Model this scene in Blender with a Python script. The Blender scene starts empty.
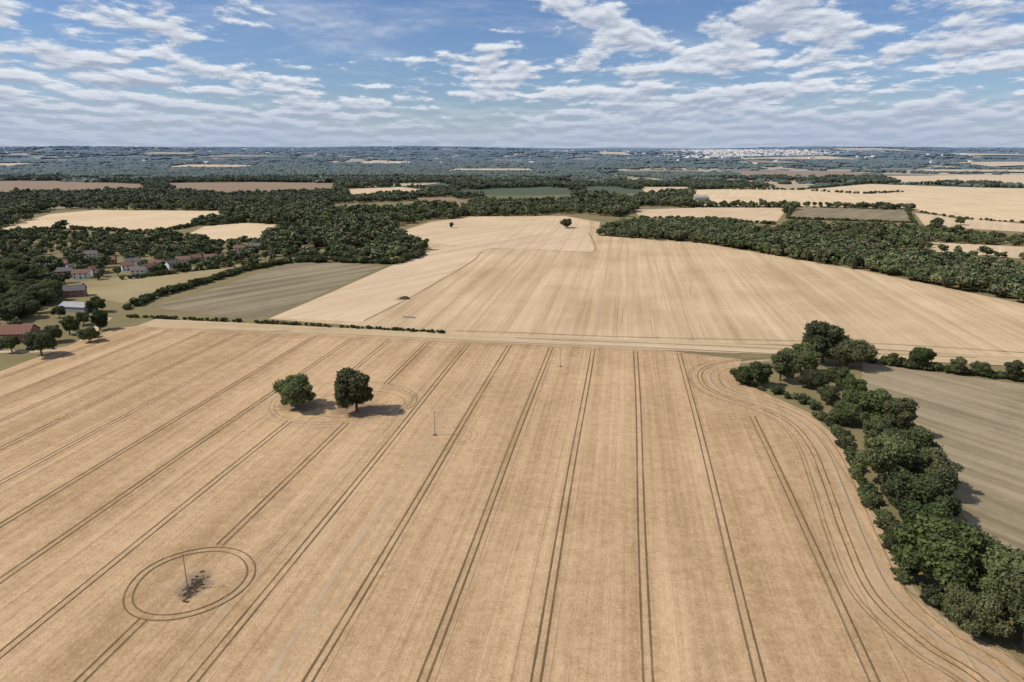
import bpy, math, random
import numpy as np
from mathutils import Vector
R=math.radians
random.seed(7); rng=np.random.default_rng(7)
sc=bpy.context.scene
sc.view_settings.view_transform='Standard'; sc.view_settings.look='None'; sc.view_settings.exposure=0
CAMH=108.0; PITCH=R(15.8); F=682.67
SP,CP=math.sin(PITCH),math.cos(PITCH)
# image pixel -> ground metres, cast through the camera (all things stand on the ground plan)
def P(u,v):
    k=(v-341)/F; zc=CAMH/(SP+k*CP)
    return ((u-512)/F*zc, zc*(CP-k*SP))
TH=R(9.28); ct,st=math.cos(TH),math.sin(TH)
def ST(s,t): return (s*ct+t*st, -s*st+t*ct)     # field axes -> world
def sstep(a,b,x):
    t=np.clip((x-a)/(b-a),0,1); return t*t*(3-2*t)
HILLS=[(3300,5600,1500,600,44),(-3800,6300,1800,700,38),(400,7600,1500,600,34),(-1500,5200,1100,500,26),(1500,4700,900,420,20),(2600,8000,1500,700,34),(-600,9600,1800,600,24),(-5200,8800,1600,700,38),(-2400,4300,900,350,16),(3000,4200,900,350,18),(5200,9800,1800,900,34),(-1900,11500,1500,900,26),(1800,12000,1300,900,-24),(0,4300,700,300,12)]
def H(x,y):
    x=np.asarray(x,float); y=np.asarray(y,float); D=np.hypot(x,y)
    t=sstep(4000,12500,D)
    n=0.5*np.sin(x/1900+1.3+y/5200)+0.35*np.sin(x/870-y/2600+.4)+0.3*np.sin(x/3900+2.2)*np.cos(y/1500)
    h=t*(86+38*n)
    for cx,cy,sx,sy,a in HILLS: h+=a*np.exp(-((x-cx)/sx)**2-((y-cy)/sy)**2)
    return h*sstep(2600,3600,D)
def pip(px,py,poly):
    px=np.asarray(px);py=np.asarray(py); ins=np.zeros(px.shape,bool); n=len(poly); j=n-1
    for i in range(n):
        xi,yi=poly[i];xj,yj=poly[j]
        if yi!=yj:
            c=((yi>py)!=(yj>py))&(px<(xj-xi)*(py-yi)/(yj-yi)+xi); ins^=c
        j=i
    return ins
def vn(x,y,s,seed=0):      # value noise
    x=np.asarray(x)/s;y=np.asarray(y)/s
    xi=np.floor(x);yi=np.floor(y);fx=x-xi;fy=y-yi;fx=fx*fx*(3-2*fx);fy=fy*fy*(3-2*fy)
    def h(a,b):
        q=np.sin(a*127.1+b*311.7+seed*17.3)*43758.5453; return q-np.floor(q)
    return (h(xi,yi)*(1-fx)+h(xi+1,yi)*fx)*(1-fy)+(h(xi,yi+1)*(1-fx)+h(xi+1,yi+1)*fx)*fy
def link(o): sc.collection.objects.link(o); return o
def mesh_obj(name,verts,faces,mat=None,parent=None,uv=None,lk=True):
    m=bpy.data.meshes.new(name); m.from_pydata([tuple(v) for v in verts],[],[tuple(f) for f in faces])
    if mat is not None:
        for k in (mat if isinstance(mat,list) else [mat]): m.materials.append(k)
    if uv is not None:
        l=m.uv_layers.new(name="UVMap"); l.data.foreach_set('uv',np.asarray(uv,dtype=np.float32).ravel())
    m.update(); o=bpy.data.objects.new(name,m)
    if lk: link(o)
    if parent: o.parent=parent
    return o
# ---------------------------------------------------------------- materials
class N:
    def __init__(s,t): s.t=t
    def n(s,ty,**k):
        a=s.t.nodes.new(ty)
        for q,v in k.items(): setattr(a,q,v)
        return a
    def l(s,a,b): s.t.links.new(a,b)
    def inp(s,sock,v):
        if isinstance(v,bpy.types.NodeSocket): s.l(v,sock)
        else: sock.default_value=v
    def m(s,op,a,b=None,c=None,clamp=False):
        k=s.n('ShaderNodeMath',operation=op); k.use_clamp=clamp
        for i,v in enumerate((a,b,c)):
            if v is not None: s.inp(k.inputs[i],v)
        return k.outputs[0]
    def noise(s,vec,scale,detail=2,rough=.5,dist=0):
        k=s.n('ShaderNodeTexNoise'); s.l(vec,k.inputs['Vector'])
        k.inputs['Scale'].default_value=scale;k.inputs['Detail'].default_value=detail
        k.inputs['Roughness'].default_value=rough;k.inputs['Distortion'].default_value=dist
        return k.outputs['Fac']
    def mix(s,f,a,b):
        k=s.n('ShaderNodeMix',data_type='RGBA'); s.inp(k.inputs[0],f); s.inp(k.inputs[6],a if not isinstance(a,tuple) else (*a,1)[:4]); s.inp(k.inputs[7],b if not isinstance(b,tuple) else (*b,1)[:4]); return k.outputs[2]
    def mr(s,v,a,b,c,d,smooth=False):
        k=s.n('ShaderNodeMapRange'); 
        if smooth: k.interpolation_type='SMOOTHSTEP'
        s.inp(k.inputs[0],v)
        for i,q in enumerate((a,b,c,d)): k.inputs[i+1].default_value=q
        return k.outputs[0]
    def map(s,vec,rot=0,scale=(1,1,1),loc=(0,0,0)):
        k=s.n('ShaderNodeMapping'); s.l(vec,k.inputs[0]); k.inputs['Rotation'].default_value=(0,0,rot); k.inputs['Scale'].default_value=scale;k.inputs['Location'].default_value=loc
        return k.outputs[0]
    def faraway(s,col,pos,k=6200.,c=(.135,.195,.275),d0=1200):   # distance haze put into the base colour: bluer and paler further out
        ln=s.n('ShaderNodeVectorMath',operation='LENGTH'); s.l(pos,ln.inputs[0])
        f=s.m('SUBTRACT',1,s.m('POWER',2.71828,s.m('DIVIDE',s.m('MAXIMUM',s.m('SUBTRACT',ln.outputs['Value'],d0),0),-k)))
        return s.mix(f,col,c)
def newmat(name):
    m=bpy.data.materials.new(name); m.use_nodes=True; g=N(m.node_tree)
    b=m.node_tree.nodes['Principled BSDF']; b.inputs['Roughness'].default_value=.95; b.inputs['Specular IOR Level'].default_value=.1
    return m,g,b
def simple(name,col,rough=.8,var=.15,scale=.8,metal=0):
    m,g,b=newmat(name); pos=g.n('ShaderNodeNewGeometry').outputs['Position']
    n=g.noise(pos,scale,4,.6)
    c=g.mix(n,tuple(x*(1-var) for x in col),tuple(min(1,x*(1+var)) for x in col)); g.l(c,b.inputs['Base Color'])
    b.inputs['Roughness'].default_value=rough; b.inputs['Metallic'].default_value=metal
    return m
def field(name,c1,c2,rot=TH,big=1.2,streak=1.0,fine=1.0,cs=.45,bump=.25,c3=None,far=True,wide=1.3):
    m,g,b=newmat(name); pos=g.n('ShaderNodeNewGeometry').outputs['Position']
    r=g.map(pos,rot)
    n1=g.noise(r,.012,4,.62,.3)
    n2=g.noise(g.map(r,0,(cs,.010,1)),1,4,.65); n4=g.noise(g.map(r,0,(.11,.0025,1)),1,2,.5)
    n3=g.noise(r,1.5,3,.85); n5=g.noise(r,.25,3,.7)
    v=g.m('ADD',.5,g.m('MULTIPLY',g.m('SUBTRACT',n1,.5),big*1.2))
    v=g.m('ADD',v,g.m('MULTIPLY',g.m('SUBTRACT',n2,.5),streak))
    v=g.m('ADD',v,g.m('MULTIPLY',g.m('SUBTRACT',n4,.5),streak*wide))
    v=g.m('ADD',v,g.m('MULTIPLY',g.m('SUBTRACT',n5,.5),fine*.6))
    v=g.m('ADD',v,g.m('MULTIPLY',g.m('SUBTRACT',n3,.5),fine),clamp=True)
    col=g.mix(v,c1,c2)
    if c3: 
        pm=g.mr(g.noise(r,.02,5,.65,.6),.58,.7,0,.75,True); col=g.mix(pm,col,c3)
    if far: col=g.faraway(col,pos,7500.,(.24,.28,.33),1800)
    g.l(col,b.inputs['Base Color'])
    if bump:
        bp=g.n('ShaderNodeBump'); bp.inputs['Strength'].default_value=bump; bp.inputs['Distance'].default_value=.5
        g.l(n3,bp.inputs['Height']); g.l(bp.outputs[0],b.inputs['Normal'])
    return m
WH1=(.345,.218,.107); WH2=(.61,.413,.237)
M_wheat=field('ripe_wheat',WH1,WH2,c3=(.54,.37,.215),far=False,fine=1.8,streak=1.25,bump=.6,wide=.9,cs=.7,big=1.2)
M_stub=field('stubble_gold',(.40,.28,.155),(.635,.465,.285),big=1.3,streak=1.2,fine=.8,cs=.35,bump=.2,wide=1.0)
M_stub2=field('stubble_pale',(.46,.33,.195),(.66,.495,.325),rot=R(35),big=.9,streak=1,fine=.6,cs=.3,bump=0)
M_grey=field('mown_grass',(.205,.16,.095),(.36,.285,.18),rot=R(-32),big=1.3,streak=1.9,cs=.25,c3=(.22,.185,.10),wide=1.0)
M_olive=field('dry_pasture',(.175,.14,.085),(.30,.24,.15),rot=R(40),big=1.2,streak=1.8,cs=.2,bump=0)
M_padd=field('paddock_grass',(.24,.185,.09),(.40,.31,.17),rot=R(60),big=1.4,streak=.3,c3=(.18,.165,.07),bump=0)
M_brown=field('ploughed_soil',(.21,.14,.085),(.31,.22,.14),rot=R(70),big=.8,streak=.6,bump=0)
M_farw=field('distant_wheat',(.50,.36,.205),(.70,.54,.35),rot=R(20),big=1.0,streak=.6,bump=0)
M_track=field('dirt_track_soil',(.44,.32,.21),(.62,.48,.33),rot=TH+R(90),big=.8,streak=1,bump=0)
M_verge=field('verge_grass',(.40,.29,.16),(.58,.43,.26),rot=TH+R(90),big=1.5,streak=1,c3=(.32,.25,.13),bump=0)
def groundmat():
    m,g,b=newmat('grassland'); pos=g.n('ShaderNodeNewGeometry').outputs['Position']
    n=g.noise(pos,.02,5,.6); n2=g.noise(pos,.5,4,.7)
    gr=g.mix(g.m('ADD',g.m('MULTIPLY',n,.6),g.m('MULTIPLY',n2,.4)),(.075,.075,.032),(.34,.26,.13))
    vo=g.n('ShaderNodeTexVoronoi'); vo.inputs['Scale'].default_value=1/430.
    wv=g.n('ShaderNodeVectorMath',operation='ADD'); nz=g.n('ShaderNodeTexNoise'); g.l(pos,nz.inputs['Vector']); nz.inputs['Scale'].default_value=.002
    sc_=g.n('ShaderNodeVectorMath',operation='SCALE'); g.l(nz.outputs['Color'],sc_.inputs[0]); sc_.inputs['Scale'].default_value=500
    g.l(pos,wv.inputs[0]); g.l(sc_.outputs[0],wv.inputs[1])
    g.l(g.map(wv.outputs[0],.5,(1,.6,0)),vo.inputs['Vector'])
    sep=g.n('ShaderNodeSeparateColor'); g.l(vo.outputs['Color'],sep.inputs[0])
    rp=g.n('ShaderNodeValToRGB'); rp.color_ramp.interpolation='CONSTANT'
    e=rp.color_ramp.elements; e[0].position=0;e[0].color=(.07,.09,.04,1); e[1].position=.26;e[1].color=(.48,.37,.23,1)
    for p,c in((.44,(.14,.15,.07,1)),(.56,(.57,.45,.30,1)),(.74,(.2,.15,.11,1)),(.84,(.18,.17,.085,1))):
        k=e.new(p);k.color=c
    g.l(sep.outputs[0],rp.inputs[0])
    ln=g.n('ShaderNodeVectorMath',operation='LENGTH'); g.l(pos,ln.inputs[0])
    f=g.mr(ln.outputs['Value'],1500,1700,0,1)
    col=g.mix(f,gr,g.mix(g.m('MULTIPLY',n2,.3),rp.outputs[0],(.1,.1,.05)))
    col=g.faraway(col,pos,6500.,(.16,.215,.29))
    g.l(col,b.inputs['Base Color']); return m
M_ground=groundmat()
def foliage(name,dark,light,tr=.12,tint=True):
    m,g,b=newmat(name); geo=g.n('ShaderNodeNewGeometry'); pos=geo.outputs['Position']
    at=g.n('ShaderNodeAttribute'); at.attribute_name='shade'
    oi=g.n('ShaderNodeObjectInfo')
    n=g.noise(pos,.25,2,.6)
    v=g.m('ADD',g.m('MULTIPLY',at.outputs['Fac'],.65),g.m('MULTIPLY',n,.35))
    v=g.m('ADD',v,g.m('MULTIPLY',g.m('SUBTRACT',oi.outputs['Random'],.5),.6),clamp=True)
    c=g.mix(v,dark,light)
    hs=g.n('ShaderNodeHueSaturation'); g.l(c,hs.inputs['Color'])
    r2=g.m('FRACT',g.m('MULTIPLY',oi.outputs['Random'],37.7)); r3=g.m('FRACT',g.m('MULTIPLY',oi.outputs['Random'],91.3))
    g.l(g.m('ADD',.455,g.m('MULTIPLY',r2,.06)) if tint else g.m('ADD',.5,0.0),hs.inputs['Hue']); g.l(g.m('ADD',.8,g.m('MULTIPLY',r3,.7)),hs.inputs['Value']); g.l(g.m('ADD',.8,g.m('MULTIPLY',r2,.25)),hs.inputs['Saturation'])
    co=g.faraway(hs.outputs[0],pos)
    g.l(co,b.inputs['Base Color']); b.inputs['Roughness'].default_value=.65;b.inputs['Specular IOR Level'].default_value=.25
    if tr:
        t=g.n('ShaderNodeBsdfTranslucent'); g.l(hs.outputs[0],t.inputs[0]); mx=g.n('ShaderNodeMixShader'); mx.inputs[0].default_value=tr
        g.l(b.outputs[0],mx.inputs[1]); g.l(t.outputs[0],mx.inputs[2]); g.l(mx.outputs[0],m.node_tree.nodes['Material Output'].inputs[0])
    return m
M_leaf=foliage('oak_foliage',(.036,.052,.018),(.135,.157,.052),.2)
M_leafm=foliage('woodland_foliage',(.044,.062,.025),(.145,.162,.063),0)
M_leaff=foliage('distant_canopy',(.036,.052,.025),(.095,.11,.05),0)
M_dead=foliage('dead_weeds',(.06,.04,.022),(.15,.105,.06),0,False)
M_bark=simple('bark',(.12,.10,.075),.95)
def ribmat(name,c1,c2,alpha,soft=.35,brk=.5,nsc=.5):
    m,g,b=newmat(name); geo=g.n('ShaderNodeNewGeometry'); pos=geo.outputs['Position']
    uv=g.n('ShaderNodeUVMap'); sp=g.n('ShaderNodeSeparateXYZ'); g.l(uv.outputs[0],sp.inputs[0])
    n=g.noise(pos,nsc,3,.7); nb=g.noise(pos,.06,2,.5)
    g.l(g.mix(n,c1,c2),b.inputs['Base Color'])
    e=g.m('SUBTRACT',1,g.m('ABSOLUTE',g.m('SUBTRACT',g.m('MULTIPLY',sp.outputs[0],2),1)))
    a=g.mr(g.m('ADD',e,g.m('MULTIPLY',g.m('SUBTRACT',n,.5),brk*1.6)),0,soft,0,1,True)
    a=g.m('MULTIPLY',a,g.mr(nb,.3,.62,alpha*.55,alpha))
    t=g.n('ShaderNodeBsdfTransparent'); mx=g.n('ShaderNodeMixShader'); g.l(a,mx.inputs[0]); g.l(t.outputs[0],mx.inputs[1]); g.l(b.outputs[0],mx.inputs[2])
    g.l(mx.outputs[0],m.node_tree.nodes['Material Output'].inputs[0]); return m
M_rut=ribmat('tramline_rut',(.11,.077,.036),(.20,.14,.07),.97,.6,.8,.7)  # dark tone paints in the shade of the crop gaps; ribbons lie flat
M_rutf=ribmat('faint_rut',(.22,.15,.08),(.31,.225,.12),.6,.8,.6)
M_lite=ribmat('trampled_straw',(.56,.41,.25),(.70,.54,.36),.6,1.0,.8,.35)
M_dry=ribmat('bare_soil_patch',(.26,.18,.11),(.42,.30,.19),.8,.5,.9,.4)
# ---------------------------------------------------------------- ground
def ground():
    na=220; rr=[0]+list(np.geomspace(60,2500,30))+list(np.linspace(2650,15000,84))+list(np.geomspace(15600,32000,10)); V=[(0,0,0)];Fc=[]
    for r in rr[1:]:
        for a in range(na):
            q=2*math.pi*a/na; x,y=r*math.sin(q),r*math.cos(q); V.append((x,y,0))
    V=np.array(V); V[:,2]=H(V[:,0],V[:,1]); nr=len(rr)-1
    for a in range(na): Fc.append((0,1+(a+1)%na,1+a))
    for i in range(nr-1):
        for a in range(na):
            b=(a+1)%na; Fc.append((1+i*na+a,1+i*na+b,1+(i+1)*na+b,1+(i+1)*na+a))
    o=mesh_obj('ground',V,Fc,M_ground)
    for p in o.data.polygons: p.use_smooth=True
ground()
ZL=[.02]
FIELDS=[]
def flat(name,poly,mat,z=None,excl=True,thin=False):
    if z is None: ZL[0]+=.012; z=ZL[0]
    A=sum(poly[i][0]*poly[(i+1)%len(poly)][1]-poly[(i+1)%len(poly)][0]*poly[i][1] for i in range(len(poly)))
    if A<0: poly=poly[::-1]
    o=mesh_obj(name,[(x,y,z) for x,y in poly],[tuple(range(len(poly)))],mat)
    if excl: FIELDS.append(poly)
    return o
def pp(*a): return [P(u,v) for u,v in a]
def catmull(pts,n=10):
    pts=[np.array(p,float) for p in pts]; pts=[2*pts[0]-pts[1]]+pts+[2*pts[-1]-pts[-2]]; out=[]
    for i in range(1,len(pts)-2):
        a,b,c,d=pts[i-1:i+3]
        for k in range(n):
            t=k/n; out.append(.5*((2*b)+(-a+c)*t+(2*a-5*b+4*c-d)*t*t+(-a+3*b-3*c+d)*t**3))
    out.append(pts[-2]); return out
class Rib:
    def __init__(s): s.V=[];s.F=[];s.uv=[];s.z=.0
    def add(s,pts,w,z0,closed=False,off=0):
        s.z+=.0025; z=z0+s.z; pts=[np.array(p[:2],float) for p in pts]; n=len(pts); b=len(s.V)
        for i in range(n):
            if closed: d=pts[(i+1)%n]-pts[i-1]
            else: d=pts[min(i+1,n-1)]-pts[max(i-1,0)]
            d/=np.linalg.norm(d)+1e-9; nn=np.array([d[1],-d[0]])
            for sg in(-1,1):
                q=pts[i]+nn*(off+sg*w/2); s.V.append((q[0],q[1],z))
        m=n if closed else n-1
        for i in range(m):
            j=(i+1)%n; s.F.append((b+2*i,b+2*i+1,b+2*j+1,b+2*j)); s.uv+=[(0,0),(1,0),(1,1),(0,1)]
    def pair(s,pts,z0,closed=False,g=1.0,w=.62):
        s.add(pts,w,z0,closed,-g); s.add(pts,w,z0,closed,g)
    def done(s,name,mat): return mesh_obj(name,s.V,s.F,mat,uv=s.uv)
front=[(-420,-200),(-420,0),(-258,300),(-256,326),P(60,349),P(112,330),ST(-300,372),ST(-150,374),ST(-60,374),ST(20,372),
       P(742,360),P(735,380),P(775,398),P(812,415),P(850,452),P(868,500),P(890,545),P(905,590),P(940,622),P(1010,655),(116,60),(118,-200)]
flat('wheat_field',front,M_wheat,z=.30,excl=True)
ZW=.30
flat('stubble_field',pp((268,319),(330,293),(400,262),(428,250),(395,233),(430,222),(470,216.5),(565,216),(600,222),(598,235),(700,243),(860,270),(1024,304),(1500,395),(1300,372),(1024,358),(860,348),(790,345),(620,341),(450,333)),M_stub,.1)
flat('stubble_strip',pp((272,318),(330,293),(400,262),(428,250),(460,246),(490,247),(470,262),(415,295),(362,322)),M_stub2,.13)
flat('stubble_strip',pp((470,216.8),(560,216.3),(590,222),(590,240),(595,252),(560,251),(500,249),(462,246),(435,244),(400,233),(430,223)),M_stub2,.15)
flat('pasture_field',pp((150,307),(215,288),(292,262.5),(330,262.5),(384,266),(330,290),(262,319),(235,318)),M_olive)
flat('paddock',pp((60,284),(115,278),(200,270),(262,262),(190,284),(122,303),(95,298)),M_padd)
flat('mown_field',[P(862,362),P(1024,385),P(1300,414),(420,-200),(136,-200),(136,100),P(1010,590),P(960,510),P(905,440),P(862,395)],M_grey,.12)
flat('wheat_field',pp((-40,236),(5,228),(50,214),(95,210),(222,211),(220,217),(190,226),(150,232),(100,230),(60,228)),M_farw)
flat('wheat_field',pp((176,240),(205,226),(240,223),(276,224),(262,240),(215,243)),M_farw)
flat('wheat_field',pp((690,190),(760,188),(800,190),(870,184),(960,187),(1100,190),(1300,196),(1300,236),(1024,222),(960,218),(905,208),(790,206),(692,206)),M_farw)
flat('wheat_field',pp((634,210),(700,207.5),(788,208),(775,224),(720,219),(640,217)),M_stub2)
flat('pasture_field',pp((797,206.5),(905,211),(914,222),(840,221),(790,219)),M_olive,1.0)
flat('stubble_field',pp((915,213),(1024,224),(1300,240),(1300,250),(1024,232),(925,226)),M_stub2)
flat('ploughed_field',pp((730,171),(850,171),(870,176),(740,178)),M_brown)
flat('wheat_field',pp((880,176),(1024,175),(1200,177),(1200,186),(1024,185),(900,184)),M_farw)
flat('ploughed_field',pp((-200,180),(60,181),(140,184),(150,191),(60,195),(-200,192)),M_brown)
flat('ploughed_field',pp((160,183),(250,182),(335,183),(335,193),(230,196),(180,191)),M_brown)
flat('wheat_field',pp((345,189),(400,187),(428,190),(415,196),(350,197)),M_stub2)
flat('pasture_field',pp((412,198),(450,197),(472,203),(462,209),(425,207)),M_brown)
flat('wheat_field',pp((640,187),(690,187),(685,192),(645,192)),M_stub2)
flat('pasture_field',pp((925,242),(1024,247),(1200,256),(1200,268),(1024,259),(935,252)),M_stub2,excl=True)
flat('pasture_field',pp((840,246),(900,248),(935,252),(925,257),(870,250)),M_padd,excl=True)
def parcel(name,x0,x1,y0,y1,mat,sh=0):
    n=14;V=[];Fc=[]
    q=random.uniform(.0,.35)
    for j in range(n+1):
        for i in range(n+1):
            a=i/n;b=j/n
            x=x0+(x1-x0)*(a+(.5-a)*q*b)+sh*b; y=y0+(y1-y0)*(b+.25*math.sin(a*2+q*9)*(1-b*.5)); V.append((x,y,float(H(x,y))+5))
    for j in range(n):
        for i in range(n):
            a=j*(n+1)+i; Fc.append((a,a+1,a+n+2,a+n+1))
    mesh_obj(name,V,Fc,mat); FIELDS.append([(x0-20,y0-60),(x1+20,y0-60),(x1+sh+20,y1+60),(x0+sh-20,y1+60)])
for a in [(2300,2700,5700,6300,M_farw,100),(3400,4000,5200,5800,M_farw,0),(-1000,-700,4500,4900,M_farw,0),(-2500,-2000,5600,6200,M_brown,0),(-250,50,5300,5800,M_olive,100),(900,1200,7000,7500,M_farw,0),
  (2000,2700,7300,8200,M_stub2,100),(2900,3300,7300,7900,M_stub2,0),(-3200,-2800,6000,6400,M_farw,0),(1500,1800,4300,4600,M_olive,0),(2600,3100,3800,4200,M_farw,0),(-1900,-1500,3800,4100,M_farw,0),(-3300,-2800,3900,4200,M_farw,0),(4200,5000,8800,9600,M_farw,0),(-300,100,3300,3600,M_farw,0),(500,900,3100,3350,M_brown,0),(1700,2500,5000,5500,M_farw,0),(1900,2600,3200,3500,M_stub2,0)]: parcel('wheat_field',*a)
# lane between fields
rb=Rib(); rb.add([ST(s,380+1.2*math.sin(s/60)) for s in range(-300,230,6)],18,.27); rb.done('field_verge',M_verge)
flat('dirt_track',[ST(-70,376.3),ST(0,375.6),ST(90,374.2),ST(150,371),ST(150,375),ST(90,378),ST(0,379),ST(-70,379)],M_track,.36,excl=False)
rb=Rib(); rb.add([ST(s,389+1.2*math.sin(s/50)) for s in range(-60,230,6)],4,.34); rb.done('trampled_headland',M_lite)
rb=Rib(); rb.add([ST(s,383.5+.8*math.sin(s/30)) for s in range(-60,190,4)],1.6,.35); rb.add([ST(s,373.5+.5*math.sin(s/30)) for s in range(-250,90,4)],1.0,.38); rb.done('rough_grass_strip',ribmat('rough_grass',(.14,.12,.05),(.26,.2,.1),.8,.8,1.0,.3))
pole1=P(188,590); 
c1=P(191,582); r1=14.4
c2=P(343,402); 
head=catmull(pp((800,357),(760,358.5),(722,363),(701,372),(704,386),(725,397),(762,409),(792,425),(812,450),(828,490),(846,540),(872,595),(925,645),(985,685))+[(101,92),(104,70),(105,40),(106,0),(106,-50),(106,-150)],14)
ru=Rib(); rf=Rib(); li=Rib()
for k in range(-16,3):
    s=9.1+23.5*k; seg=[]
    for t in np.arange(-160,367,2.0):
        x,y=ST(s+.25*math.sin(t/37+k),t)
        ok=x>-253+ (0 if y>290 else -(290-y)*.5)
        if math.hypot(x-c1[0],y-c1[1])<r1+.5: ok=False
        if ((x-c2[0])/32)**2+((y-c2[1])/25)**2<1 : ok=False
        if k==2 and t>278: ok=False
        if k==-13 and t>340: ok=False
        if ok: seg.append((x,y))
        else:
            if len(seg)>3: ru.pair(seg,ZW+.03,w=.68)
            seg=[]
    if len(seg)>3: ru.pair(seg,ZW+.03,w=.68)
circ=lambda c,rx,ry,wob=.3:[(c[0]+(rx+wob*math.sin(3*a+1))*math.cos(a),c[1]+(ry+wob*math.sin(2*a))*math.sin(a)) for a in np.linspace(0,2*math.pi,72,endpoint=False)]
ru.pair(circ(c1,r1,r1),ZW+.03,True,g=1.0,w=.55)
rf.pair(circ(c2,31,25,.8),ZW+.03,True,g=1.,w=.6)
ra=circ((c2[0]+7,c2[1]-1),24,19,.6); rf.pair(ra[-16:]+ra[:16],ZW+.03,g=.9,w=.6)
rf.add(circ((c2[0]+7,c2[1]-3),20,16,.8),.8,ZW+.03,True)
pc=ST(-62,239); rf.pair([(pc[0]+8*math.cos(a),pc[1]+8.5*math.sin(a)) for a in np.linspace(-1.5,1.75,22)],ZW+.03,w=.5)
ru.pair(head,ZW+.03,w=.5)
rf.pair([h for h in head[30:]],ZW+.03,g=5.2,w=.7)
rf.add(head[20:],.7,ZW+.03,False,-9); rf.add(head[60:],.6,ZW+.03,False,-12.5)
rf.add(head[20:],.6,ZW+.03,False,4)
rf.add([ST(s,366.5) for s in range(-290,70,5)],1,ZW+.03); rf.add([ST(s,369) for s in range(-290,70,5)],1,ZW+.03); rf.add([ST(s,363) for s in range(-290,60,5)],.6,ZW+.03)
li.add(head[10:],6,ZW+.01,False,-4.5); li.add(head[50:],3.5,ZW+.01,False,-11); li.add(head[25:],1.6,ZW+.01,False,2.8)
for o_ in (-6.7,-7.9,-10.2,-13.8,6,7.5,9): li.add(head[40:],.35,ZW+.01,False,o_)
li.add([ST(s,371.5) for s in range(-290,70,5)],4.5,ZW+.01)
li.add([ST(-70.5+.8*math.sin(t/40),t) for t in range(-160,366,4)],3.6,ZW+.01)
li.add([ST(-92+.5*math.sin(t/30),t) for t in range(120,366,4)],1.6,ZW+.01)
li.add([ST(-66.0,t) for t in range(-160,366,4)],1.0,ZW+.01)
li.add(circ(c2,34,28,1),4,ZW+.01,True)
for i,s in enumerate(np.arange(-380,95,3.92)):
    if random.random()<.6:
        seg=[]
        t0=random.uniform(-160,100)
        for t in np.arange(t0,364,6):
            x,y=ST(s,t)
            if s>56 and t>262: break
            if x>-252 or y<290: seg.append((x,y))
        if len(seg)>3: (rf if random.random()<.3 else li).add(seg,random.uniform(.18,.42),ZW+.01)
ru.done('tramline_ruts',M_rut); rf.done('faint_wheel_marks',M_rutf); li.done('trampled_wheat',M_lite)
def disc(name,c,rx,ry,z,mat,seed=0):
    n=64;V=[(c[0],c[1],z)];uv=[];Fc=[]
    q=np.random.default_rng(seed); ph=q.uniform(0,6,6)
    for i in range(n):
        a=2*math.pi*i/n; r=1+.09*math.sin(3*a+ph[0])+.06*math.sin(5*a+ph[1])+.05*math.sin(9*a+ph[2])
        V.append((c[0]+rx*r*math.cos(a),c[1]+ry*r*math.sin(a),z))
    for i in range(n): Fc.append((0,1+i,1+(i+1)%n)); uv+=[(.5,0),(1,0),(1,0)]
    mesh_obj(name,V,Fc,mat,uv=uv)
disc('bare_soil',(pole1[0]+.8,pole1[1]+2),9.5,8.5,ZW+.2,M_lite,1)
disc('bare_soil',(pole1[0]+.8,pole1[1]+1.5),4.5,7,ZW+.22,M_dry,2)
disc('bare_soil',P(300,407),13,8,ZW+.2,M_dry,3)
disc('bare_soil',P(362,411),14,10,ZW+.21,M_dry,4)
r3=Rib()
for k in range(-5,16):
    s=-3+23.5*k; t1=1080 if k<10 else 1000-(k-9)*60
    seg=[]
    for t in np.arange(393,t1,8):
        x,y=ST(s,t)
        if pip(np.array([x]),np.array([y]),FIELDS[1])[0]: seg.append((x,y))
    if len(seg)>3: r3.pair(seg,.2,g=1.0,w=.34)
r3.add(catmull(pp((364,321),(415,295),(470,263),(492,249),(560,251),(592,252),(594,243),(588,232)),8),2.5,.2)
r3.add(catmull(pp((455,331),(520,333),(620,337),(790,341),(900,345),(1024,353)),8),2.5,.2)
r3.done('stubble_wheel_marks',M_rutf)
r4=Rib()
for k in range(-8,22):
    s=-3+23.5*k+random.uniform(4,18); seg=[]
    for t in np.arange(393,1080,8):
        x,y=ST(s,t)
        if pip(np.array([x]),np.array([y]),FIELDS[1])[0]: seg.append((x,y))
    if len(seg)>3: r4.add(seg,random.uniform(1,4),.2)
r4.done('straw_swaths',M_lite)
r5=Rib()
for i in range(26):
    x0=138+i*11
    seg=[(x0+(y)*.10+ .6*math.sin(y/20+i),y) for y in range(-150,int(300-i*1.5),6) if pip(np.array([x0+y*.10]),np.array([y*1.0]),FIELDS[5])[0]]
    if len(seg)>3: r5.add(seg,random.uniform(.6,1.6),.2)
r5.done('hay_swath_marks',ribmat('mown_swath',(.29,.23,.15),(.40,.33,.22),.5,1,.9,.4))
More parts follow.
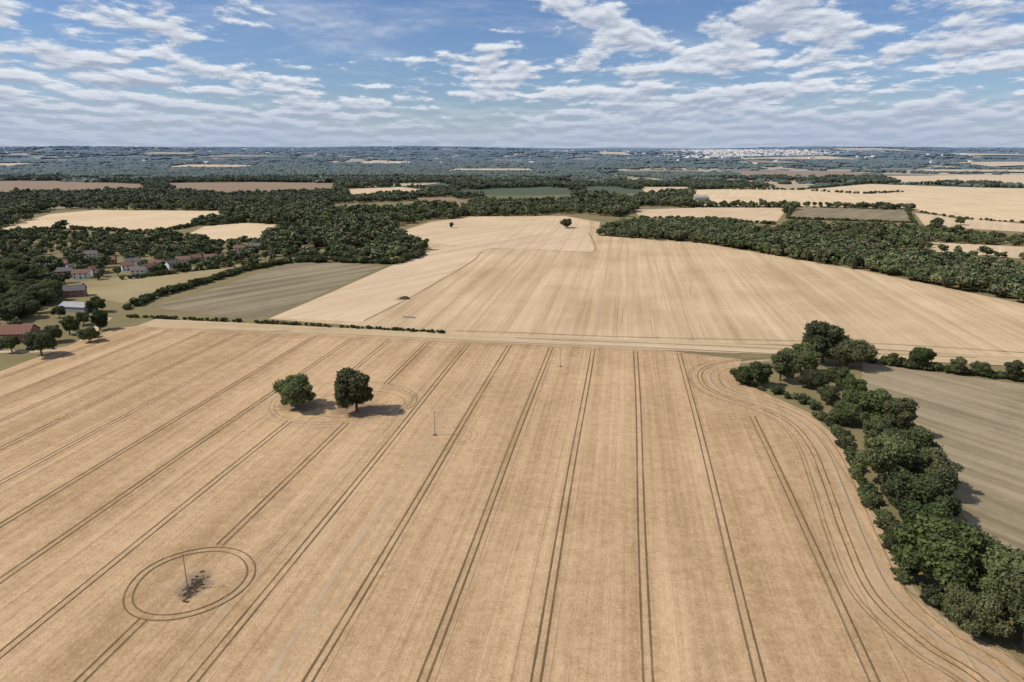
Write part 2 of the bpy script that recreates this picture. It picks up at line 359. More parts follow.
# ---------------------------------------------------------------- trees
def ico(sub):
    import bmesh
    b=bmesh.new(); bmesh.ops.create_icosphere(b,subdivisions=sub,radius=1); V=np.array([v.co[:] for v in b.verts]); Fc=np.array([[v.index for v in f.verts] for f in b.faces]); b.free(); return V,Fc
ICO1=ico(1); ICO2=ico(2)
def tube(a,b,ra,rb,n=6):
    a=np.array(a,float);b=np.array(b,float);d=b-a;d/=np.linalg.norm(d); u=np.cross(d,[.3,.9,.2]);u/=np.linalg.norm(u);w=np.cross(d,u)
    V=[];Fc=[]
    for c,r in((a,ra),(b,rb)):
        for i in range(n):
            q=2*math.pi*i/n; V.append(c+r*(u*math.cos(q)+w*math.sin(q)))
    for i in range(n): j=(i+1)%n; Fc.append((i,j,n+j,n+i))
    return V,Fc
def tree_mesh(name,seed,Ht=16,wid=.5,nleaf=9000,lsize=.42,nl=18,zc=.56,zr=.42,leafm=None,trunk=True,core=ICO2,lean=0):
    g=np.random.default_rng(seed)
    C=[];Rd=[]
    for i in range(nl):
        d=g.normal(size=3); d/=np.linalg.norm(d); f=g.uniform(.35,.85)
        c=np.array([d[0]*wid*f,d[1]*wid*f,zc+d[2]*zr*f*.95]); 
        hz=(c[2]-zc)/zr; 
        c[0]*=1-.25*max(0,hz)**2; c[1]*=1-.25*max(0,hz)**2; c[0]+=lean*(c[2]-.3)
        C.append(c); Rd.append(g.uniform(.08,.19)*(wid/.5)**.6)
    C.append(np.array([0,0,zc]));Rd.append(.26*wid/.5)
    C=np.array(C)*Ht;Rd=np.array(Rd)*Ht
    C[:,2]=np.maximum(C[:,2],Rd*.85+.03*Ht)
    n=int(nleaf*1.9); li_=g.choice(len(C),n,p=Rd**2/np.sum(Rd**2)); d=g.normal(size=(n,3)); d/=np.linalg.norm(d,axis=1)[:,None]
    bump=1+.16*np.sin(d[:,0]*6+li_)*np.sin(d[:,1]*7+li_*2)+.1*np.sin(d[:,2]*11+li_)
    pos=C[li_]+d*(Rd[li_]*bump*g.uniform(.78,1.16,n))[:,None]*np.array([1,1,.85])
    dd=np.linalg.norm((pos[:,None,:]-C[None])/np.array([1,1,.85]),axis=2)/Rd[None]
    dd[np.arange(n),li_]=9; keep=(dd.min(1)>.78)&(pos[:,2]>.04*Ht); pos=pos[keep][:nleaf];d=d[keep][:nleaf];li_=li_[keep][:nleaf]; n=len(pos)
    nn=d+.75*g.normal(size=(n,3)); nn/=np.linalg.norm(nn,axis=1)[:,None]
    a=np.cross(nn,g.normal(size=(n,3))); a/=np.linalg.norm(a,axis=1)[:,None]; b=np.cross(nn,a); s=lsize*g.uniform(.6,1.35,n)[:,None]
    LV=np.stack([pos-a*s,pos-b*s*.65+nn*s*.15,pos+a*s,pos+b*s*.65+nn*s*.15],1).reshape(-1,3)
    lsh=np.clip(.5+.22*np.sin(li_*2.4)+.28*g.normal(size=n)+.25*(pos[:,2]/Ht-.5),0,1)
    faces=[tuple(range(4*i,4*i+4)) for i in range(n)]; V=list(LV); sh=list(np.repeat(lsh,4)); mi=[0]*n
    for c,r in zip(C,Rd):
        cv,cf=core; jit=1+.12*g.normal(size=len(cv)); base=len(V)
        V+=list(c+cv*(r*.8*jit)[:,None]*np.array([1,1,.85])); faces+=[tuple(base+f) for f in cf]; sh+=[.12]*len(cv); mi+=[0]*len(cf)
    if trunk:
        def addt(a,b,ra,rb):
            base=len(V); tv,tf=tube(a,b,ra,rb); V.extend(tv); faces.extend([tuple(base+q for q in f) for f in tf]); sh.extend([.5]*len(tv)); mi.extend([1]*len(tf))
        top=np.array([lean*.05*Ht,0,.42*Ht]); addt((0,0,-.3),(0,0,.05*Ht),.055*Ht,.034*Ht); addt((0,0,.05*Ht),top,.034*Ht,.022*Ht)
        for i in range(min(9,len(C))): 
            st_=top*g.uniform(.55,1); addt(st_,C[i],.014*Ht,.004*Ht)
    m=bpy.data.meshes.new(name); m.from_pydata([tuple(v) for v in V],[],faces)
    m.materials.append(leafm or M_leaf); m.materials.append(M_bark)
    m.polygons.foreach_set('material_index',np.array(mi,dtype=np.int32))
    at=m.attributes.new('shade','FLOAT','POINT'); at.data.foreach_set('value',np.array(sh,dtype=np.float32)); m.update()
    return m
def coll(name,meshes):
    c=bpy.data.collections.new(name)
    for i,m in enumerate(meshes):
        o=bpy.data.objects.new(f'{name}_{i:02d}',m); c.objects.link(o)
    return c
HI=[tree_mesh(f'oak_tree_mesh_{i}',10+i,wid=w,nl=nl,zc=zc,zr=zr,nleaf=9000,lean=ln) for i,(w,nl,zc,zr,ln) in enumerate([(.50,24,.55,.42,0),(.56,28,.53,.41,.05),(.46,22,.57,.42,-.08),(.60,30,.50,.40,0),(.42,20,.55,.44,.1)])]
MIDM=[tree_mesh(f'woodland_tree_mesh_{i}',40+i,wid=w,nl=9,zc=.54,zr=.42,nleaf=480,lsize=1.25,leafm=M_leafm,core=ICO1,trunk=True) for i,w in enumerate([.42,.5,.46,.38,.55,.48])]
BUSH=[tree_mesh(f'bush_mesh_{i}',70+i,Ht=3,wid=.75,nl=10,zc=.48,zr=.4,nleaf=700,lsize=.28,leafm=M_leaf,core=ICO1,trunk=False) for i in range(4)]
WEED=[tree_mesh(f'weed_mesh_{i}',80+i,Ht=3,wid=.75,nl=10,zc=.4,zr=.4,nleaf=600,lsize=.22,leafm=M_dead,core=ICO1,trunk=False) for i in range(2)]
def canopy(seed):
    g=np.random.default_rng(seed);V=[];Fc=[]
    for i in range(6):
        cv,cf=ICO1; b=len(V); r=g.uniform(.2,.34); c=np.array([g.uniform(-.42,.42),g.uniform(-.42,.42),g.uniform(.25,.5)])
        V+=list(c*1.0+cv*np.array([r,r,r*1.5])*(1+.14*g.normal(size=len(cv)))[:,None]); Fc+=[tuple(b+f) for f in cf]
    m=bpy.data.meshes.new('canopy');m.from_pydata([tuple(v) for v in V],[],Fc);m.materials.append(M_leaff)
    at=m.attributes.new('shade','FLOAT','POINT'); at.data.foreach_set('value',g.uniform(.1,.9,len(V)).astype(np.float32)); return m
C_hi=coll('tree_kinds',HI); C_mid=coll('woodland_kinds',MIDM); C_bush=coll('bush_kinds',BUSH); C_weed=coll('weed_kinds',WEED); C_far=coll('canopy_kinds',[canopy(90+i) for i in range(5)])
def scatter(name,col,pts,scl,nk=5):
    pts=np.asarray(pts,float)
    m=bpy.data.meshes.new(name); m.from_pydata([tuple(p) for p in pts],[],[]); n=len(pts)
    a=m.attributes.new('sca','FLOAT_VECTOR','POINT'); a.data.foreach_set('vector',np.asarray(scl,dtype=np.float32).ravel())
    a=m.attributes.new('rot','FLOAT_VECTOR','POINT'); rr=np.zeros((n,3),np.float32); rr[:,2]=rng.uniform(0,6.28,n); a.data.foreach_set('vector',rr.ravel())
    a=m.attributes.new('kind','INT','POINT'); a.data.foreach_set('value',rng.integers(0,nk,n).astype(np.int32))
    o=link(bpy.data.objects.new(name,m))
    ng=bpy.data.node_groups.new(name+'_scatter','GeometryNodeTree')
    ng.interface.new_socket(name='Geometry',in_out='INPUT',socket_type='NodeSocketGeometry'); ng.interface.new_socket(name='Geometry',in_out='OUTPUT',socket_type='NodeSocketGeometry')
    nd=ng.nodes; L=ng.links.new; gi=nd.new('NodeGroupInput');go=nd.new('NodeGroupOutput')
    ci=nd.new('GeometryNodeCollectionInfo'); ci.inputs['Collection'].default_value=col; ci.inputs['Separate Children'].default_value=True; ci.inputs['Reset Children'].default_value=True
    ip=nd.new('GeometryNodeInstanceOnPoints'); ip.inputs['Pick Instance'].default_value=True
    def na(nm,ty): q=nd.new('GeometryNodeInputNamedAttribute'); q.data_type=ty; q.inputs['Name'].default_value=nm; return q.outputs['Attribute']
    L(gi.outputs[0],ip.inputs['Points']); L(ci.outputs[0],ip.inputs['Instance']); L(na('kind','INT'),ip.inputs['Instance Index']); L(na('rot','FLOAT_VECTOR'),ip.inputs['Rotation']); L(na('sca','FLOAT_VECTOR'),ip.inputs['Scale'])
    L(ip.outputs[0],go.inputs[0])
    md=o.modifiers.new('scatter','NODES'); md.node_group=ng; return o
def addtree(x,y,h,kind=None,name='oak_tree',ws=1.0):
    m=HI[kind if kind is not None else random.randrange(5)]
    o=link(bpy.data.objects.new(name,m)); s=h/16; o.location=(x,y,.1); o.scale=(s*ws,s*ws,s*random.uniform(.95,1.05)); o.rotation_euler=(0,0,random.uniform(0,6.28)); return o
t=addtree(*P(296,408),15.5,1,ws=1.12); t=addtree(*P(357,412),19,2,ws=1.05); t.rotation_euler=(0,0,0.3)
row=[(822,362,21),(846,366,17),(800,374,16),(780,381,15),(757,386,12),(742,384,9),(812,388,10),(836,390,13),(850,404,13),(828,404,9),(868,424,16),(848,424,11),(895,438,15),(872,446,12),(908,462,14),(884,484,19),(926,490,15),(918,520,17),(900,514,13),(938,588,20),(926,545,14),(910,552,9),(948,556,12),(972,580,14),(1005,612,18),(975,634,12),(1024,645,18),(1050,620,16)]
for u,v,h in row: addtree(*P(u,v),h,ws=random.uniform(1.0,1.2))
for i in range(14): addtree(127+random.uniform(-4,5),112-i*15,random.uniform(12,18))
for u,v,h in [(919,368,12),(956,374,9),(980,376,8),(1012,380,10),(1040,384,12),(1100,390,13),(1160,395,10),(892,366,7)]: addtree(*P(u,v),h,ws=1.1)
for u,v,h in [(567,228,15),(724,206.5,12),(452,228,8),(878,208,12),(937,226,14),(960,225,14)]: addtree(*P(u,v),h)
for u,v,h in [(42,356,16),(100,330,13),(22,318,15),(8,300,17),(48,305,14),(70,335,12),(90,342,10),(-30,345,16),(35,290,15),(5,280,16),(-20,310,16),(60,318,9),(18,335,10),(98,312,11),(-60,370,15),(20,300,14),(12,352,10),(55,342,11),(84,325,9)]: addtree(*P(u,v),h)
HOUSES=[(62,268,.2),(74,272,.9),(88,268,.1),(96,274,1.2),(66,276,.4),(82,278,.3),(128,270,.6),(140,275,.1),(150,272,1.0),(158,268,.2),(134,266,.5),(184,264,.3),(196,262,.8),(172,268,1.1),(212,262,.2),(240,252,.4),(256,250,.1),(308,252,.3),(70,296,.2),(92,258,.3),(110,264,.3)]
hp=np.array([P(u,v) for u,v,_ in HOUSES])
def fill(poly,sp,dens=1,excl=True,nz=0,thr=0,seed=1,hr=0):
    poly=np.array(poly); x0,y0=poly.min(0);x1,y1=poly.max(0)
    X,Y=np.meshgrid(np.arange(x0,x1,sp),np.arange(y0,y1,sp)); X=X.ravel()+rng.uniform(-.45,.45,X.size)*sp; Y=Y.ravel()+rng.uniform(-.45,.45,Y.size)*sp
    k=pip(X,Y,[tuple(p) for p in poly])&(rng.random(X.size)<dens)
    if excl:
        for f in FIELDS: k&=~pip(X,Y,f)
    if nz: k&=(.65*vn(X,Y,nz,seed)+.35*vn(X,Y,nz/3,seed+1))>thr
    if hr:
        for h in hp: k&=np.hypot(X-h[0],Y-h[1]+6)>hr
    return np.stack([X[k],Y[k]],1)
def wood(name,pts,h0,h1,col=C_mid,base=16,nk=6,wd=1.15):
    n=len(pts); hh=rng.uniform(h0,h1,n)*(.75+.5*vn(pts[:,0],pts[:,1],70,9))/base; w=hh*rng.uniform(.85,1.3,n)*wd
    z=H(pts[:,0],pts[:,1])-.3
    return scatter(name,col,np.column_stack([pts,z]),np.column_stack([w,w,hh]),nk=nk)
w0=fill(pp((-420,178),(1450,178),(1450,215),(1024,212),(690,214),(640,216),(612,222),(602,226),(594,222),(560,216),(430,220),(385,229),(280,224),(-420,240)),12.5,.95,nz=260,thr=.45)
wood('woodland',w0,9,17)
wood('woodland',fill(pp((268,236),(300,225),(390,228),(434,247),(404,259),(385,262),(290,259),(262,250)),11,.8,nz=60,thr=.32),8,17)
wood('plantation_trees',fill(pp((598,236),(606,226),(640,222),(720,224),(770,232),(850,248),(930,256),(1024,272),(1300,330),(1500,395),(1024,304),(860,270),(700,243)),9.5,1,excl=False),9,14,wd=1.25)
wood('woodland',fill(pp((772,232),(790,225),(840,226),(930,232),(1024,240),(1300,262),(1300,285),(1024,262),(930,252),(850,245)),11,.9,nz=60,thr=.28),8,15)
wood('village_trees',fill(pp((-200,240),(0,232),(100,232),(180,236),(215,246),(268,244),(292,260),(262,263),(200,270),(115,279),(60,285),(-200,300)),10,.72,nz=45,thr=.38,hr=11),7,13)
wood('farmstead_trees',fill(pp((-260,290),(10,262),(50,280),(62,300),(40,316),(20,325),(-40,330),(-260,400)),12,.85),9,15,C_hi,16,5)
n=42000; D=np.exp(rng.uniform(math.log(2300),math.log(15500),n)); az=rng.uniform(-.95,.95,n); X=D*np.sin(az);Y=D*np.cos(az)
k=(.40*vn(X,Y,1700,8)+.33*vn(X,Y,600,5)+.27*vn(X,Y,220,6))>.49
k|=rng.random(n)<.07
for f in FIELDS: k&=~pip(X,Y,f)
X,Y,D=X[k],Y[k],D[k]; w=D*.0115*rng.uniform(.5,1.3,len(D)); hh=(12+D*.0004)*rng.uniform(.6,1.3,len(D))
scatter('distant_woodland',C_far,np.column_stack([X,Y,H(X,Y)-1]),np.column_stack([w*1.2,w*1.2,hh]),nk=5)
def hedge(pts,h,sp=1.8,wj=1.0,name='hedgerow',skip=0):
    P_=[]
    for a,b in zip(pts[:-1],pts[1:]):
        a=np.array(a);b=np.array(b);L=np.linalg.norm(b-a); m=int(L/sp)
        for i in range(m): 
            if random.random()>skip: P_.append(a+(b-a)*(i/m)+rng.uniform(-wj,wj,2))
    P_=np.array(P_); n=len(P_); hh=rng.uniform(.6,1.3,n)*h/3
    z=H(P_[:,0],P_[:,1])
    scatter(name,C_bush,np.column_stack([P_,z]),np.column_stack([hh*rng.uniform(.9,1.3,n)]*2+[hh]),nk=4)
hedge(pp((128,317),(180,319.5),(240,322)),2.2,skip=.2)
hedge(pp((255,323),(340,327.5),(448,333.5)),2.2,skip=.15)
hedge(pp((124,310),(160,296),(205,283),(240,272),(292,262)),5,2.2,2)
hedge(pp((285,262),(340,262),(395,264),(425,254)),6,2.5,3,skip=.1)
hedge(pp((120,280),(195,271),(260,263)),4,2.5,2,skip=.25)
hedge(pp((858,361),(930,370),(1024,381),(1250,408)),4.2,1.8,2)
hedge(pp((742,383),(775,393),(812,405),(845,440),(860,480),(885,530),(905,580),(950,615),(1020,650)),3.2,1.9,2,skip=.15)
hedge(pp((900,405),(920,440)),3,3,2,skip=.3)
hedge(pp((-30,236),(60,229),(150,233),(190,227),(222,218)),5,3,3,skip=.2)
hedge(pp((205,226),(245,222.5),(276,223.5)),5,3,3,skip=.2)
hedge(pp((176,241),(215,244),(262,241)),5,3,3,skip=.3)
hedge(pp((690,207),(790,207.5),(905,210),(960,219),(1024,223),(1200,232)),4,4,2,skip=.4)
hedge(pp((790,207),(788,219),(914,223),(906,210)),4,3,1.5)
hedge(pp((690,189),(800,190),(870,183),(1100,189)),6,4,4,skip=.3)
hedge(pp((640,218),(720,220),(775,225)),5,3,2,skip=.2)
hedge(pp((812,191),(862,194),(905,192)),6,5,5,skip=.4)
# ---------------------------------------------------------------- houses
M_brick=simple('red_brick',(.30,.165,.12)); M_rend=simple('cream_render',(.58,.54,.47)); M_white=simple('white_paint',(.78,.77,.74))
M_tile=simple('clay_tile',(.215,.125,.09),.9,.3); M_redt=simple('barn_tile',(.21,.11,.08),.9,.3); M_slate=simple('slate_tile',(.15,.13,.125),.7,.25); M_glass=simple('window_glass',(.04,.05,.06),.15); M_door=simple('painted_door',(.08,.12,.1),.5)
M_sheet=simple('fibre_cement_sheet',(.34,.34,.33),.7,.15,.3); M_wood=simple('weathered_pole_wood',(.30,.25,.20)); M_porc=simple('porcelain',(.5,.48,.44),.3); M_wire=simple('aluminium_wire',(.35,.35,.36),.4,metal=.8)
M_heap=simple('dark_manure',(.09,.065,.045),1,.5,1.5); M_conc=simple('concrete',(.42,.4,.37)); M_rub=simple('tyre_rubber',(.03,.03,.03)); M_cw=simple('white_car_paint',(.75,.75,.75),.3,.03); M_cb=simple('blue_car_paint',(.08,.12,.25),.3,.03)
def boxv(x0,x1,y0,y1,z0,z1): 
    return [(x0,y0,z0),(x1,y0,z0),(x1,y1,z0),(x0,y1,z0),(x0,y0,z1),(x1,y0,z1),(x1,y1,z1),(x0,y1,z1)],[(0,3,2,1),(4,5,6,7),(0,1,5,4),(1,2,6,5),(2,3,7,6),(3,0,4,7)]
def boxes(name,bl,mat,parent):
    V=[];Fc=[]
    for b in bl:
        v,f=boxv(*b); o=len(V); V+=v; Fc+=[tuple(o+q for q in g) for g in f]
    return mesh_obj(name,V,Fc,mat,parent)
def house(name,x,y,rot,L=11,W=7,hw=5,hr=3,wm=None,rm=None,barn=False):
    e=link(bpy.data.objects.new(name,None)); e.location=(x,y,0); e.rotation_euler=(0,0,rot)
    a,b=L/2,W/2
    V=[(-a,-b,0),(a,-b,0),(a,b,0),(-a,b,0),(-a,-b,hw),(a,-b,hw),(a,b,hw),(-a,b,hw),(-a,0,hw+hr),(a,0,hw+hr)]
    mesh_obj('walls',V,[(0,1,5,4),(2,3,7,6),(1,2,6,9,5),(3,0,4,8,7)],wm,e)
    o=.45; k=hr/b; zz=hw-o*k+.06
    V=[(-a-o,-b-o,zz),(a+o,-b-o,zz),(a+o,0,hw+hr+.06),(-a-o,0,hw+hr+.06),(a+o,b+o,zz),(-a-o,b+o,zz)]; V2=[(p[0],p[1],p[2]+.2) for p in V]
    mesh_obj('roof',V+V2,[(0,3,2,1),(3,5,4,2),(6,7,8,9),(9,8,10,11),(0,1,7,6),(4,5,11,10),(1,2,8,7),(2,4,10,8),(3,0,6,9),(5,3,9,11)],rm,e)
    if barn:
        boxes('sliding_door',[(a+.01,a+.1,-2,2,0,4 if hw>3.9 else 2.6)],M_slate,e); return e
    w=[]
    for s in(-1,1):
        yy=(-b-.06,-b-.01) if s<0 else (b+.01,b+.06)
        for fx in(-.33,0,.33):
            for z in(1,3.2):
                if s<0 and fx==0 and z==1: continue
                w.append((fx*L-.6,fx*L+.6,yy[0],yy[1],z,z+1.2))
    boxes('windows',w,M_glass,e); boxes('window_sills',[(q[0]-.1,q[1]+.1,q[2]-.08,q[3]+.08,q[4]-.15,q[4]-.02) for q in w],M_white,e)
    boxes('door',[(-.5,.5,-b-.08,-b-.01,0,2.1)],M_door,e)
    boxes('chimney',[(a-1.4,a-.5,-.45,.45,hw+hr-1.2,hw+hr+1.3)],M_brick,e)
    return e
for i,(u,v,r) in enumerate(HOUSES):
    x,y=P(u,v); wm=[M_brick,M_white,M_white,M_rend][i%4]; rm=[M_tile,M_slate,M_tile][i%3]
    house('brick_house' if wm is M_brick else 'rendered_house',x,y,r,random.uniform(9,13),random.uniform(7,8),4.8,2.8,wm,rm)
house('barn',*P(8,340),R(8),30,13,5,4,M_brick,M_redt,True)
house('barn',*P(-22,352),R(96),26,12,4.5,4,M_brick,M_redt,True)
house('farm_shed',*P(78,311),R(-12),20,10,4,2.2,M_sheet,M_sheet,True)
house('farmhouse',*P(76,296),R(20),14,8,5,3.5,M_brick,M_slate)
house('farm_shed',*P(88,338),R(15),8,5,3,1.6,M_rend,M_sheet,True)
for u,v in((700,200),(893,182)): house('barn',*P(u,v),R(20),34,16,6,4,M_sheet,M_sheet,True)
# pale town on the far hillside (one object)
V=[];Fc=[];q=np.random.default_rng(12);mi=[]
for i in range(1100):
    x=q.normal(2500,480); y=q.uniform(6300,8100); 
    if q.random()<.14: x=q.uniform(-4500,4500); y=q.uniform(4200,9000)
    L,W,h=q.uniform(12,55),q.uniform(9,24),q.uniform(7,14); a=q.uniform(0,3.14); z=float(H(x,y)); c,s_=math.cos(a),math.sin(a); b=len(V)
    for (px,py,pz) in [(-L/2,-W/2,-3),(L/2,-W/2,-3),(L/2,W/2,-3),(-L/2,W/2,-3),(-L/2,-W/2,h),(L/2,-W/2,h),(L/2,W/2,h),(-L/2,W/2,h),(-L/2,0,h+3),(L/2,0,h+3)]: V.append((x+px*c-py*s_,y+px*s_+py*c,z+pz))
    Fc+=[tuple(b+k for k in f) for f in [(0,1,5,4),(2,3,7,6),(1,2,6,9,5),(3,0,4,8,7),(4,5,9,8),(6,7,8,9)]]; mi+=[0]*4+[1]*2
M_tw=simple('town_walls',(.66,.63,.6),var=.2,scale=.01); M_tr=simple('town_roofs',(.52,.50,.49),var=.4,scale=.01)
o=mesh_obj('distant_town',V,Fc,[M_tw,M_tr]); o.data.polygons.foreach_set('material_index',np.array(mi,dtype=np.int32))
rb=Rib(); rb.add(catmull(pp((-120,358),(0,352),(45,351),(78,344),(92,332),(108,318)),8),5,.1); rb.done('farm_lane',M_track)
# ---------------------------------------------------------------- power poles
def pole(x,y,z0=.25,h=10):
    e=link(bpy.data.objects.new('power_pole',None)); e.location=(x,y,z0); e.rotation_euler=(0,0,-R(29))
    V,Fc=tube((0,0,-.3),(0,0,h),.17,.10,10); mesh_obj('post',V,Fc,M_wood,e)
    boxes('crossarm',[(-.9,.9,.12,.21,h-.42,h-.30)],M_wood,e)
    V=[];Fc=[]
    for xx in(-.8,0,.8):
        for z0_,z1_,r0,r1_ in((h-.30,h-.14,.04,.08),(h-.14,h-.02,.08,.05)):
            v,f=tube((xx,.17,z0_),(xx,.17,z1_),r0,r1_,8); o=len(V); V+=v;Fc+=[tuple(o+q for q in g) for g in f]
    mesh_obj('insulators',V,Fc,M_porc,e)
pl=[(-135,50),pole1,P(435,436),P(560,367),P(622,324),P(690,294),P(770,262)]
for q in pl: pole(*q)
wv=[];wf=[]
for a,b in zip(pl[:-1],pl[1:]):
    a=np.array(a);b=np.array(b);d=(b-a)/np.linalg.norm(b-a);nn=np.array([d[1],-d[0]])
    for off in(-.8,0,.8):
        prev=None
        for i in range(11):
            t=i/10; p=a+(b-a)*t+nn*off; q=(p[0],p[1],10.25-4*1.6*t*(1-t))
            if prev is not None:
                v,f=tube(prev,q,.01,.01,3); o=len(wv); wv+=v; wf+=[tuple(o+z for z in g) for g in f]
            prev=q
mesh_obj('power_line_wires',wv,wf,M_wire)
g=np.random.default_rng(5); pts=np.array([(pole1[0]+1.4+g.normal()*.9,pole1[1]+.6+g.normal()*2.4,.25) for i in range(160)]); s=g.uniform(.08,.2,160)
scatter('dead_weeds',C_weed,pts,np.column_stack([s*1.9,s*1.9,s]),nk=2)
for q in pl[2:4]:
    pts=np.array([(q[0]+g.normal()*.7,q[1]+g.normal()*.7,.25) for i in range(6)]); s=g.uniform(.08,.16,6); scatter('dead_weeds',C_weed,pts,np.column_stack([s*1.5,s*1.5,s]),nk=2)
def heap(name,x,y,L,W,h,mat,seed=3,rot=0):
    q=np.random.default_rng(seed);n=26;V=[];Fc=[]
    for j in range(n+1):
        for i in range(n+1):
            a=i/n*2-1;b=j/n*2-1; r=math.hypot(a,b); z=h*max(0,1-r**2.4)*(1+.7*float(vn(a*3+seed,b*3,1,seed)-.5))+.12*q.normal()*(r<.9)
            xx,yy=a*L/2,b*W/2; V.append((x+xx*math.cos(rot)-yy*math.sin(rot),y+xx*math.sin(rot)+yy*math.cos(rot),.08+z))
    for j in range(n):
        for i in range(n): k=j*(n+1)+i; Fc.append((k,k+1,k+n+2,k+n+1))
    mesh_obj(name,V,Fc,mat)
heap('manure_heap',*P(404,299),10,6,1.8,M_heap)
heap('straw_heap',*P(398,300),6,5,1.3,M_track,4)
e=link(bpy.data.objects.new('water_trough',None)); x,y=P(409,318); e.location=(x,y,.1); e.rotation_euler=(0,0,-.15)
boxes('basin',[(-4,4,-.8,-.65,0,.8),(-4,4,.65,.8,0,.8),(-4,-3.85,-.65,.65,0,.8),(3.85,4,-.65,.65,0,.8)],M_conc,e); boxes('water_surface',[(-3.84,3.84,-.64,.64,.1,.6)],M_glass,e)
def vehicle(name,x,y,rot,prof,W,mat,wheels,glass):
    e=link(bpy.data.objects.new(name,None)); e.location=(x,y,.15); e.rotation_euler=(0,0,rot); n=len(prof)
    V=[(p[0],-W/2,p[1]) for p in prof]+[(p[0],W/2,p[1]) for p in prof]
    Fc=[tuple(range(n)),tuple(range(2*n-1,n-1,-1))]+[(i,i+n,(i+1)%n+n,(i+1)%n) for i in range(n)]
    mesh_obj('body',V,Fc,mat,e); boxes('windows',[(a,b,-W/2-.02,W/2+.02,c,d) for a,b,c,d in glass],M_glass,e)
    V=[];Fc=[]
    for wx,r in wheels:
        for s in(-1,1):
            v,f=tube((wx,s*(W/2-.2),r),(wx,s*(W/2+.03),r),r,r,12); o=len(V);V+=v;Fc+=[tuple(o+q for q in g) for g in f]+[tuple(range(o,o+12)),tuple(range(o+23,o+11,-1))]
    mesh_obj('wheels',V,Fc,M_rub,e)
carp=[(-2.1,.35),(2.1,.35),(2.15,.8),(1.1,.95),(.5,1.45),(-1.2,1.47),(-2.0,.95),(-2.15,.8)]
vanp=[(-3.2,.4),(3.1,.4),(3.2,1.2),(2.6,1.4),(2.1,2.6),(-3.2,2.7)]
for u,v,nm in((950,254,'van'),(966,255,'van'),(972,256,'car'),(30,350,'car'),(52,349,'car')):
    x,y=P(u,v)
    if nm=='van': vehicle('van',x,y,-.5,vanp,2.1,M_cw,[(-2,.4),(2,.4)],[(1.3,2.2,1.6,2.3)])
    else: vehicle('parked_car',x,y,-.4,carp,1.75,M_cb if u<50 else M_cw,[(-1.3,.33),(1.35,.33)],[(-1.1,.55,1.0,1.35)])
# ---------------------------------------------------------------- world sky
SUN_EL=R(47); sdir=Vector((-math.cos(SUN_EL)*.99,-math.cos(SUN_EL)*.10,math.sin(SUN_EL))).normalized()
w=bpy.data.worlds.new('World'); sc.world=w; w.use_nodes=True; nt=w.node_tree; nt.nodes.clear(); G=N(nt)
sky=G.n('ShaderNodeTexSky'); sky.sky_type='NISHITA'; sky.sun_disc=False; sky.sun_elevation=SUN_EL; sky.sun_rotation=math.atan2(sdir.x,sdir.y)%(2*math.pi); sky.altitude=100; sky.air_density=1.0; sky.dust_density=.4; sky.ozone_density=3.0
tc=G.n('ShaderNodeTexCoord'); sp=G.n('ShaderNodeSeparateXYZ'); G.l(tc.outputs['Generated'],sp.inputs[0])
X_,Y_,Z_=sp.outputs
zc=G.m('ADD',G.m('MAXIMUM',Z_,0),.12)
cb=G.n('ShaderNodeCombineXYZ'); G.l(G.m('DIVIDE',X_,zc),cb.inputs[0]); G.l(G.m('MULTIPLY',G.m('DIVIDE',Y_,zc),.74),cb.inputs[1])
OFF=(3.1,7.7,0)
p=G.map(cb.outputs[0],0,(1,1,1),OFF)
zc2=G.m('ADD',zc,.006); cb2=G.n('ShaderNodeCombineXYZ'); G.l(G.m('DIVIDE',X_,zc2),cb2.inputs[0]); G.l(G.m('MULTIPLY',G.m('DIVIDE',Y_,zc2),.74),cb2.inputs[1]); pn=G.map(cb2.outputs[0],0,(1,1,1),OFF)
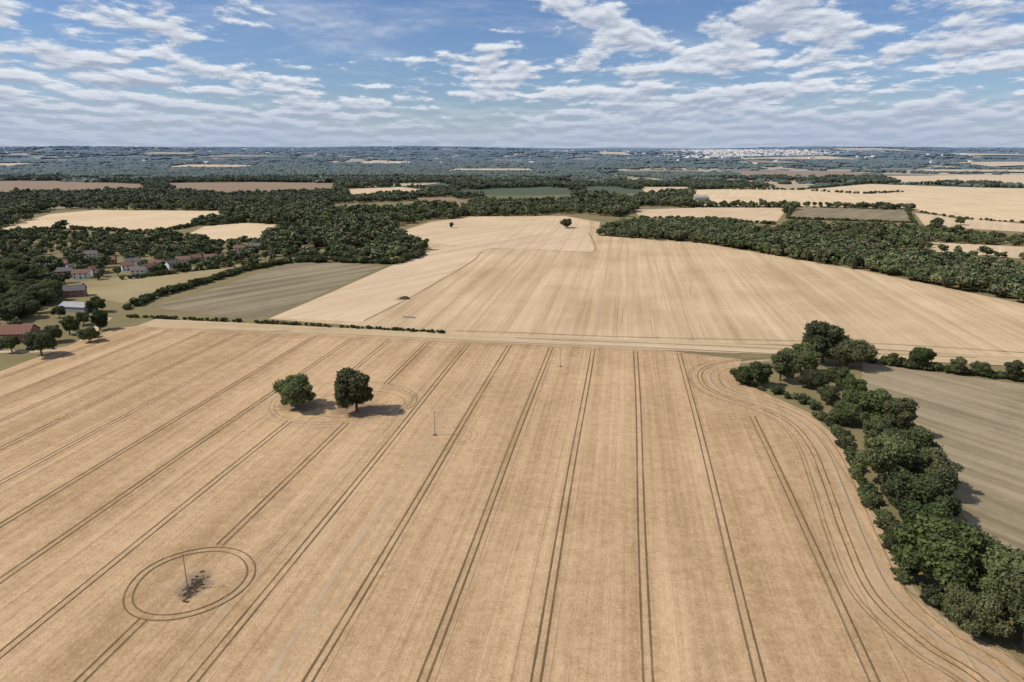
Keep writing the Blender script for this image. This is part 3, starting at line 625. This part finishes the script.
n1=G.noise(p,.6,2,.5); n2=G.noise(p,2.9,10,.6,.1); n2b=G.noise(pn,2.9,7,.6,.1)
bias=G.mr(Z_,.03,.17,.07,-.035)
d=G.m('ADD',G.m('ADD',n2,G.m('MULTIPLY',G.m('SUBTRACT',n1,.5),.75)),bias)
al=G.mr(d,.455,.57,0,1,True)
wsp=G.noise(G.map(cb.outputs[0],.3,(.6,1.2,1)),1.2,7,.65,.6); al=G.m('MAXIMUM',al,G.mr(wsp,.46,.74,0,.5,True))
sh=G.m('ADD',.5,G.m('MULTIPLY',G.m('SUBTRACT',n2,n2b),5.0),clamp=True)
sh=G.m('SUBTRACT',sh,G.mr(d,.56,.78,0,.4),clamp=True)
cc=G.mix(sh,(.37,.43,.55),(.80,.84,.90))
cc=G.mix(G.mr(Z_,0,.09,.8,0,True),cc,(.40,.48,.62))
al2=G.m('MAXIMUM',al,G.mr(Z_,0,.08,.9,0,True))
b1=G.n('ShaderNodeBackground'); 
tint=G.n('ShaderNodeMix',data_type='RGBA',blend_type='MULTIPLY'); tint.inputs[0].default_value=1; G.l(sky.outputs[0],tint.inputs[6]); tint.inputs[7].default_value=(.80,.91,1.15,1)
G.l(tint.outputs[2],b1.inputs[0]); b1.inputs[1].default_value=.085
b2=G.n('ShaderNodeBackground'); G.l(cc,b2.inputs[0]); b2.inputs[1].default_value=1
mx=G.n('ShaderNodeMixShader'); G.l(al2,mx.inputs[0]); G.l(b1.outputs[0],mx.inputs[1]); G.l(b2.outputs[0],mx.inputs[2])
wo=G.n('ShaderNodeOutputWorld'); G.l(mx.outputs[0],wo.inputs[0])
sl=bpy.data.lights.new('sun','SUN'); sl.energy=4.1; sl.angle=R(.53); sl.color=(1,.95,.87); so=link(bpy.data.objects.new('sun',sl)); so.rotation_euler=sdir.to_track_quat('Z','Y').to_euler()
cam=bpy.data.cameras.new('camera'); cam.lens=24; cam.sensor_width=36; cam.clip_end=80000; cam.clip_start=.5
co=link(bpy.data.objects.new('camera',cam)); co.location=(0,0,CAMH); co.rotation_euler=(R(90)-PITCH,0,0); sc.camera=co
